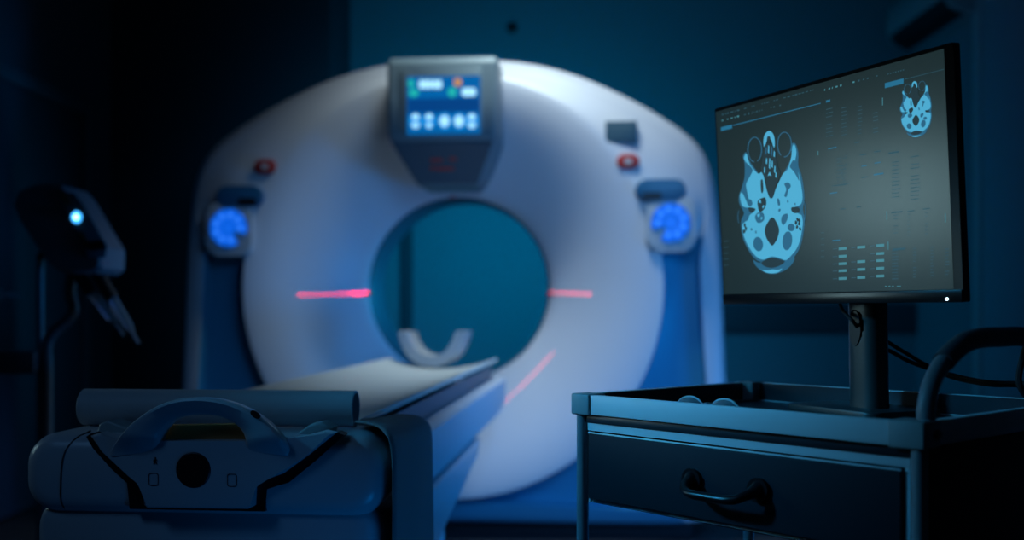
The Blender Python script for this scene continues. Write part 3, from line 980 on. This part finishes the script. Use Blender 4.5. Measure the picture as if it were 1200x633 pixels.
while x < 1060:
    rbar(x, x + 1.6, 87, 1.4, UD, 1040); x += 3
s5 = 2.433
def c5(X, Y): return (950 + X / s5, 80 + Y / s5)
for rows5, cols5, h_, mi in (
        (range(118, 200, 11), ((44, 64), (88, 106), (134, 148), (178, 194)), .9, UD),
        (range(258, 345, 11), ((74, 92), (92, 104)), .7, UD),
        (range(258, 385, 11), ((232, 256), (284, 312)), 1.0, UD),
        (range(420, 490, 10), ((236, 252), (276, 284), (326, 336)), .8, UD),
        (range(520, 605, 9), ((232, 252), (292, 302), (342, 352), (384, 396)), 1.0, UD)):
    for Y in rows5:
        for (a_, b_) in cols5:
            if random.random() < .9:
                p0, p1 = c5(a_, Y), c5(b_ - random.uniform(0, 4), Y)
                rbar(p0[0], p1[0], p0[1] - (a_ - cols5[0][0]) * .035, h_, mi)
for X0, X1, Y, mi, h_ in ((50, 74, 230, UI, 1.4), (125, 140, 213, UD, 1.2), (222, 252, 243, UD, 1.8), (55, 76, 357, UI, 1.2), (62, 84, 492, UI, 1.4), (180, 208, 304, UI, 1.6), (145, 160, 280, UI, 1.2),
                          (182, 200, 271, UI, 1.2), (140, 158, 248, UD, 1.2), (180, 200, 239, UD, 1.2), (145, 162, 312, UD, 1.2), (230, 262, 412, UD, 1.4), (276, 296, 408, UD, 1.1), (320, 340, 402, UD, 1.1), (234, 270, 517, UD, 2.4), (44, 56, 95, UI, 2.6),
                          (60, 110, 336, UD, .8), (132, 142, 396, UD, 1.4), (84, 100, 402, UD, 1)):
    p0, p1 = c5(X0, Y), c5(X1, Y); rbar(p0[0], p1[0], p0[1], h_, mi)
for (cx0, ys) in ((80, (515, 537, 558, 578, 600)), (133, (511, 552, 574, 597)), (187, (506, 529, 549, 571, 593))):
    for Y in ys:
        p0, p1 = c5(cx0, Y), c5(cx0 + 23, Y)
        rbar(p0[0], p1[0], p0[1], 3.2, UP)
        rbar(p0[0] - 7, p0[0] - 1.5, p0[1] + .3, .9, UD)
for X0, Y0, Y1 in ((204, 84, 106), (20, 236, 248), (392, 250, 278), (216, 408, 432), (383, 414, 440), (220, 494, 518)):
    p0, p1 = c5(X0, Y0), c5(X0, Y1)
    poly([(p0[0], p0[1]), (p0[0] + 1, p0[1]), (p0[0] + 1, p1[1]), (p0[0], p1[1])], UP, .0002)
for X0 in (212, 222, 232, 246, 252):
    p0 = c5(X0, 622); rbar(p0[0], p0[0] + 2.2, p0[1], 1.2, UP)
for Y in (283, 290, 297, 304, 311):
    rbar(848, 854, Y, .7, UD); rbar(962, 966, Y - 10, .7, UD)
for i_ in range(14):
    p0 = c5(80 + random.uniform(-4, 20), 250 + i_ * 6); rbar(p0[0], p0[0] + 2, p0[1], .8, UD)
scr = mobj('screen', bm, [M['screen'], M['ct_hi'], M['ct_mid'], M['ct_dk'], M['ui'], M['uidim'], M['uipale']], cas, smooth=0)
scr['label'] = 'screen with two blue skull slices and rows of figures'
# make sure the panel faces the viewer side
for pgn in scr.data.polygons:
    pass
# power lamp
p = MF.on(1109.5, 350.5, -.003)
bm = bmesh.new(); lathe(bm, [(0, -.0045), (.0016, -.0042), (.0020, -.0025), (.0020, .0)], (p.x, 0, p.z), 12, 'y', cap=False)
o = mobj('power_lamp', bm, M['led'], cas); o['label'] = 'white power light'
# stand column with an oval cable hole
bm = bmesh.new()
NS = 24
wc, dc = .031, .022
pL = MF  # column in thing space, origin at its foot
def colpt(a, z):
    lean = .012 * (z / .30)
    return Vector((.017 + wc * math.copysign(abs(math.cos(a)) ** .7, math.cos(a)), dc * math.copysign(abs(math.sin(a)) ** .7, math.sin(a)) - lean * .5, z))
zs = [.010 + .245 * k / 24 for k in range(25)]
grid = [[None] * NS for _ in zs]
def hole(a, z):
    # hole passes front to back through the upper column
    ca = math.cos(a)
    return ((wc * ca + .004) / .0115) ** 2 + ((z - .138) / .0245) ** 2 < 1 and math.sin(a) < 0
NS = 72
zs = [.010 + .245 * k / 80 for k in range(81)]
rowsv = [[bm.verts.new(colpt(2 * PI * j / NS, z)) for j in range(NS)] for z in zs]
for i in range(len(zs) - 1):
    for j in range(NS):
        am = 2 * PI * (j + .5) / NS; zm = (zs[i] + zs[i + 1]) / 2
        if hole(am, zm): continue
        bm.faces.new((rowsv[i][j], rowsv[i][(j + 1) % NS], rowsv[i + 1][(j + 1) % NS], rowsv[i + 1][j]))
bm.faces.new(rowsv[-1]); bm.faces.new(rowsv[0][::-1])
bmesh.ops.delete(bm, geom=[v for v in bm.verts if not v.link_faces], context='VERTS')
col = obj('stand_column', bm, M['stand'], MO, smooth=50)
# black oval plate before the hole, its shaded inside put into the colour
bm = bmesh.new()
prism(bm, [(x * .0120 + .012, .134 + z * .0275) for x, z in [(math.cos(2 * PI * k / 28), math.sin(2 * PI * k / 28)) for k in range(28)]], 'y', -.0262, -.010)
obj('cable_hole_plate', bm, M['black'], col, smooth=0)
bm = bmesh.new()
prism(bm, [(x, y) for x, y in rrect(.10, .075, .02, 6)], 'z', .0, .010, .003, 3)
obj('stand_base', bm, M['stand'], MO)
bm = bmesh.new()
box(bm, -.04, .04, -.036, .012, .235, .32, .006)
obj('stand_mount', bm, M['black'], MO)

# cables
def wpt(px, py, d):
    r_ = ray(px, py); return CAM + r_ * d
bm = bmesh.new()
tube(bm, smooth_path([wpt(984, 352, 1.72), wpt(986, 361, 1.70), wpt(992, 369, 1.68), wpt(999, 376, 1.665), wpt(1005, 384, 1.675)], 6), .0028, 8)
tag(obj('monitor_cable', bm, M['rubber'], None), 'short black cable looping from the monitor into the stand hole', 'cable')
bm = bmesh.new()
tube(bm, smooth_path([wpt(1036, 398, 1.705), wpt(1042, 402, 1.71), wpt(1060, 413, 1.72), wpt(1090, 430, 1.74), wpt(1122, 441, 1.72), wpt(1160, 448, 1.68), wpt(1195, 449, 1.66), wpt(1216, 452, 1.63), wpt(1256, 462, 1.69), (1.00, 1.76, .62), (1.02, 1.79, .25), (1.04, 1.83, .03), (1.16, 2.05, .005), (1.6, 2.4, .005)], 8), .0034, 8)
tag(obj('power_cable', bm, M['rubber'], None), 'upper of two black cables trailing right from the monitor stand', 'cable')
bm = bmesh.new()
tube(bm, smooth_path([wpt(1036, 409, 1.705), wpt(1044, 412, 1.71), wpt(1064, 423, 1.72), wpt(1092, 433.5, 1.752), wpt(1122, 444, 1.738), wpt(1160, 451, 1.70), wpt(1195, 452, 1.68), wpt(1214, 458, 1.66), wpt(1250, 470, 1.72), (.97, 1.80, .62), (.99, 1.83, .25), (1.00, 1.88, .03), (1.10, 2.1, .005), (1.5, 2.5, .005)], 8), .0034, 8)
tag(obj('video_cable', bm, M['rubber'], None), 'lower of two black cables trailing right from the monitor stand', 'cable')
bm = bmesh.new()
tube(bm, smooth_path([wpt(1217, 498, 1.45), wpt(1218, 450, 1.48), wpt(1214, 405, 1.53), wpt(1209, 398, 1.55), wpt(1203, 405, 1.56), wpt(1197, 425, 1.56), wpt(1194, 445, 1.56), wpt(1198, 458, 1.56), wpt(1207, 466, 1.565), wpt(1226, 466, 1.58), wpt(1275, 478, 1.66), (1.00, 1.70, .55), (1.02, 1.72, .2), (1.04, 1.74, .03), (1.2, 1.9, .006), (1.7, 2.2, .006)], 8), .0045, 8)
tag(obj('hanging_cable', bm, M['rubber'], None), 'thick black cable curving down at the right edge by the push bar', 'cable')

# ------------------------------------------------------------------ contrast injector at the left
ID = 3.3
ip = wpt(60, HY, ID)
IJ = thing('contrast_injector', 'contrast injector with tilted head and glowing blue lamp on a wheeled pole', 'injector', (ip.x, ip.y, 0), 0)
IF = Frame(ip.x, ip.y, 0)
def il(px, py, v): return IF.on(px, py, v)
# head: lofted box, long axis slopes down to the right
bm = bmesh.new()
face = [(52, 222), (66, 219), (88, 221), (98, 232), (128, 282), (134, 292), (133, 316), (126, 322), (92, 322), (76, 314), (58, 290), (40, 262), (32, 244), (38, 228)]
loops = []
for v, k in ((-.10, .93), (-.09, 1.0), (.09, 1.0), (.10, .93)):
    cx_ = sum(p[0] for p in face) / len(face); cy_ = sum(p[1] for p in face) / len(face)
    loops.append([tuple(il(cx_ + (x - cx_) * k, cy_ + (y - cy_) * k, 0) + Vector((0, v, 0))) for x, y in face])
loft(bm, loops)
head = obj('injector_head', bm, M['injector'], IJ, smooth=30)
# panel on its sloping front
bm = bmesh.new()
pn = [(66, 226), (87, 226), (97, 238), (126, 288), (124, 302), (104, 302), (92, 276)]
prism(bm, [(il(x, y, -.10).x, il(x, y, -.10).z) for x, y in pn], 'y', -.095, -.104, .002)
obj('control_panel', bm, M['injpanel'], head)
for pn in ([(69, 228), (78, 228), (86, 240), (78, 240)], [(92, 272), (98, 272), (106, 290), (100, 290)]):
    bm = bmesh.new()
    prism(bm, [(il(x, y, -.10).x, il(x, y, -.10).z) for x, y in pn], 'y', -.100, -.1055)
    obj('panel_label', bm, M['injtan'], head)
bm = bmesh.new()
prism(bm, [(il(x, y, -.10).x, il(x, y, -.10).z) for x, y in ((104, 284), (122, 282), (126, 292), (106, 294))], 'y', -.100, -.107)
obj('panel_slot', bm, M['black'], head)
c = il(89.5, 254.5, -.106)
bm = bmesh.new(); lathe(bm, [(0, -.110), (.010, -.109), (.0155, -.106), (.0155, -.10)], (c.x, 0, c.z), 20, 'y', cap=False)
bmesh.ops.scale(bm, vec=(1, 1, 1.15), space=Matrix.Translation((-c.x, 0, -c.z)), verts=bm.verts[:])
lp = obj('lamp', bm, M['inj_led'], head); lp['label'] = 'glowing blue lamp'
bm = bmesh.new(); lathe(bm, [(0, -.1125), (.006, -.1115), (.008, -.108)], (c.x, 0, c.z), 16, 'y', cap=False)
obj('lamp_core', bm, M['inj_led2'], lp)
# two syringes under the head
for (x0, y0, x1, y1) in ((88, 318, 108, 344), (112, 316, 132, 350)):
    a, b = il(x0, y0, -.02), il(x1, y1, -.02)
    bm = bmesh.new(); tube(bm, [a, a.lerp(b, .5), b], .019, 16)
    sy = obj('syringe_holder', bm, M['black'], IJ)
    d = (b - a).normalized()
    bm = bmesh.new(); tube(bm, [b - d * .002, b + d * .09, b + d * .10, b + d * .125, b + d * .13, b + d * .16], lambda t: .013 if t < .5 else .004, 14)
    sr = obj('syringe', bm, M['clear'], IJ)
# arm and pole
bm = bmesh.new()
tube(bm, smooth_path([il(84, 318, 0), il(82, 345, 0), il(86, 362, 0), il(80, 374, 0), il(66, 386, 0), il(56, 400, 0), il(54, 420, 0)], 6), .017, 14)
obj('support_arm', bm, M['injector'], IJ, smooth=60)
b = il(54, 420, 0)
bm = bmesh.new(); tube(bm, [(b.x, 0, b.z + .01), (b.x, 0, .10)], .020, 16)
obj('pole', bm, M['injector'], IJ, smooth=60)
a = il(37, 300, 0)
bm = bmesh.new(); tube(bm, [(a.x, 0.06, a.z), (a.x, .06, .10)], .011, 12)
obj('pole', bm, M['injector'], IJ, smooth=60)
bm = bmesh.new()
tube(bm, [(a.x, .06, a.z - .002), ((a.x + b.x) / 2, .03, a.z + .01), (il(58, 292, 0).x, .0, il(58, 292, 0).z)], .012, 10)
obj('pole_bracket', bm, M['black'], IJ, smooth=60)
bm = bmesh.new()
for k in range(5):
    an = 2 * PI * k / 5 + .3
    tube(bm, [(b.x, 0, .10), (b.x + .12 * math.cos(an), .12 * math.sin(an), .085), (b.x + .25 * math.cos(an), .25 * math.sin(an), .075)], .018, 10)
obj('wheel_base', bm, M['injector'], IJ, smooth=60)
for k in range(5):
    an = 2 * PI * k / 5 + .3
    bm = bmesh.new(); lathe(bm, [(.01, -.011), (.028, -.011), (.031, -.006), (.031, .006), (.028, .011), (.01, .011)], (b.x + .25 * math.cos(an), .25 * math.sin(an), .031), 18, 'y')
    obj('caster', bm, M['rubber'], IJ)
bm = bmesh.new()
ca = il(12, 425, -.02)
box(bm, ca.x - .05, b.x - .015, -.05, .04, ca.z - .035, ca.z + .035, .008)
obj('control_box', bm, M['injector'], IJ)

# ------------------------------------------------------------------ air conditioner on the right wall
AC = thing('air_conditioner', 'long wall air conditioner with dark outlet high on the right wall', 'air conditioner', (XR, 6.42, 2.62), 0)
bm = bmesh.new()
pr = [(0, .0), (-.10, .0), (-.19, .035), (-.225, .09), (-.235, .16), (-.22, .28), (-.19, .31), (0, .31)]
prism(bm, pr, 'y', -.47, .47, .012, 3)
bmesh.ops.translate(bm, verts=bm.verts[:], vec=(0, 0, 0))
obj('housing', bm, M['ac'], AC, smooth=40)
bm = bmesh.new()
prism(bm, [(-.105, -.004), (-.195, .030), (-.232, .088), (-.224, .092), (-.18, .040), (-.10, .004)], 'y', -.42, .42)
ol = obj('air_outlet', bm, M['black'], AC, smooth=0)
for k in range(3):
    t = .25 + .25 * k
    bm = bmesh.new()
    x0 = -.105 - .115 * t; z0 = -.006 + .075 * t * t + .012 * t
    box(bm, x0 - .012, x0 + .012, -.41, .41, z0 - .004, z0 - .001)
    obj('louvre', bm, M['plinth'], ol, smooth=0)

# small black sensor on the back wall above the scanner
sw = CAM + ray(600, 33) * (YB / 1.0)
SN = thing('wall_sensor', 'small black dome sensor on the back wall above the scanner', 'sensor', (sw.x, YB, sw.z), 0)
bm = bmesh.new(); lathe(bm, [(.036, 0), (.036, -.012), (.030, -.016)], (0, 0, 0), 28, 'y')
obj('sensor_base', bm, M['black'], SN)
bm = bmesh.new(); lathe(bm, [(.028, -.016), (.024, -.030), (.015, -.040), (.002, -.043)], (0, 0, 0), 28, 'y')
obj('sensor_dome', bm, M['blackgloss'], SN)

# black intercom handset on the left wall
wi = Vector((XL, 4.50, 0)); 
dpt = XL / ((12 - CX) / F)
zi = H + (HY - 195) / F * dpt
IC = thing('wall_intercom', 'small black intercom handset on the left wall beside the door', 'intercom', (XL, 4.42, zi), 0)
obj('intercom_base', B(0, .03, -.045, .045, -.11, .11, bev=.008), M['black'], IC)
bm = bmesh.new(); box(bm, .03, .055, -.028, .028, .055, .105, .008); box(bm, .03, .055, -.028, .028, -.105, -.055, .008); box(bm, .042, .062, -.022, .022, -.09, .09, .006)
obj('handset', bm, M['blackgloss'], IC)

# ------------------------------------------------------------------ camera
cam = bpy.data.cameras.new('camera'); co = bpy.data.objects.new('camera', cam); COL.objects.link(co)
co.location = CAM; co.rotation_euler = (PI / 2, 0, 0)
cam.sensor_width = 36; cam.lens = 36 * F / 1200
cam.shift_y = (HY - 316.5) / 1200
cam.clip_start = .05
cam.dof.use_dof = True
cam.dof.focus_distance = 1.58
cam.dof.aperture_fstop = 2.1
SC.camera = co

# ------------------------------------------------------------------ light
def area(name, loc, target, sx, sy, color, power, spread=180, parent=None):
    l = bpy.data.lights.new(name, 'AREA'); l.shape = 'RECTANGLE'; l.size = sx; l.size_y = sy
    l.color = color; l.energy = power; l.spread = R(spread)
    o = bpy.data.objects.new(name, l); COL.objects.link(o)
    o.location = loc
    d = Vector(target) - Vector(loc)
    o.rotation_euler = d.to_track_quat('-Z', 'Y').to_euler()
    return o
def gw(u, v, z): return GF.m @ Vector((u, v, z))
# ceiling lamp over the scanner
area('ceiling_lamp', gw(.36, -.56, 2.95), gw(.36, -.25, .9), .5, .35, (.78, .95, 1.0), 8.2, 90)
area('fill_lamp', gw(1.2, -2.6, 1.9), gw(.4, 0, .6), 1.0, .8, (.12, .42, 1.0), 4.2, 60)
area('low_blue_lamp', (.08, 1.30, .22), (-.20, 1.68, .50), .2, .2, (.0, .28, 1.0), .11, 70)
area('blue_wall_lamp', (2.2, 3.0, .5), (-.3, 3.5, .35), .5, .6, (.0, .29, 1.0), 8.5, 100)
area('teal_back_lamp', (-.1, 5.35, 1.5), (.2, 7.0, 1.35), .8, .5, (.0, .50, 1.0), 11.5, 160)
area('bore_fill', (1.3, 6.3, 1.3), (-.5, 4.9, 1.05), .3, .3, (.0, .45, 1.0), 2.5, 60)  # unseen light added behind the gantry to brighten the bore lining
area('cart_rail_fill', (-2.1, 1.45, 2.0), (.17, 1.58, .83), .22, .22, (.04, .48, 1.0), .52, 20)  # unseen narrow light added at the left to brighten the cart rail
area('screen_sheen_fill', (-2.15, 2.40, 1.16), (.5, 1.6, 1.1), .5, .35, (.52, .86, .95), .27, 40)  # unseen light added to lay a soft sheen on the monitor
area('front_fill', (-1.7, .1, 2.6), (-.5, 1.6, .72), .6, .6, (.16, .46, 1.0), .26, 45)  # unseen dim fill added for the near end of the table
area('ambient_fill', (1.4, 4.6, 3.05), (1.6, 5.2, 0), 1.6, 2.5, (.0, .36, 1.0), 2.6, 180)  # broad unseen panel added under the ceiling as blue ambient light
# alignment beams
def beam(a, b, off, power):
    a, b = Vector(a), Vector(b)
    mid = (a + b) / 2
    n = off
    l = bpy.data.lights.new('alignment_beam', 'AREA'); l.shape = 'RECTANGLE'
    l.size = (b - a).length; l.size_y = .0065; l.spread = R(2.0); l.color = (1, .0, .03); l.energy = power
    o = bpy.data.objects.new('alignment_beam', l); COL.objects.link(o)
    x = (b - a).normalized(); z = n.normalized(); z = (z - x * z.dot(x)).normalized(); y = z.cross(x)
    m = Matrix((x, y, z)).transposed().to_4x4(); m.translation = mid + z * .06
    o.matrix_world = GF.m @ m
def fpt(r, a): return (r * math.cos(a), fun_v(r), GZ + r * math.sin(a))
zb = -.03
for a_, r0, r1, pw in ((PI + .05, .395, .465, .012), (PI + .05, .395, .66, .018), (-.05, .395, .58, .012)):
    beam(fpt(r0, a_), fpt(r1, a_), Vector((-.5 * math.cos(a_), -1, 0)), pw)
beam(fpt(.50, R(-33)), fpt(.53, R(-67)), Vector((-.3, -1, .35)), .010)

w = bpy.data.worlds.new('world'); SC.world = w; w.use_nodes = True
w.node_tree.nodes['Background'].inputs[0].default_value = (.02, .10, .30, 1)
w.node_tree.nodes['Background'].inputs[1].default_value = .05
SC.view_settings.view_transform = 'Standard'
SC.view_settings.look = 'None'
SC.view_settings.exposure = 0
SC.view_settings.gamma = 1
SC.view_settings.use_curve_mapping = False
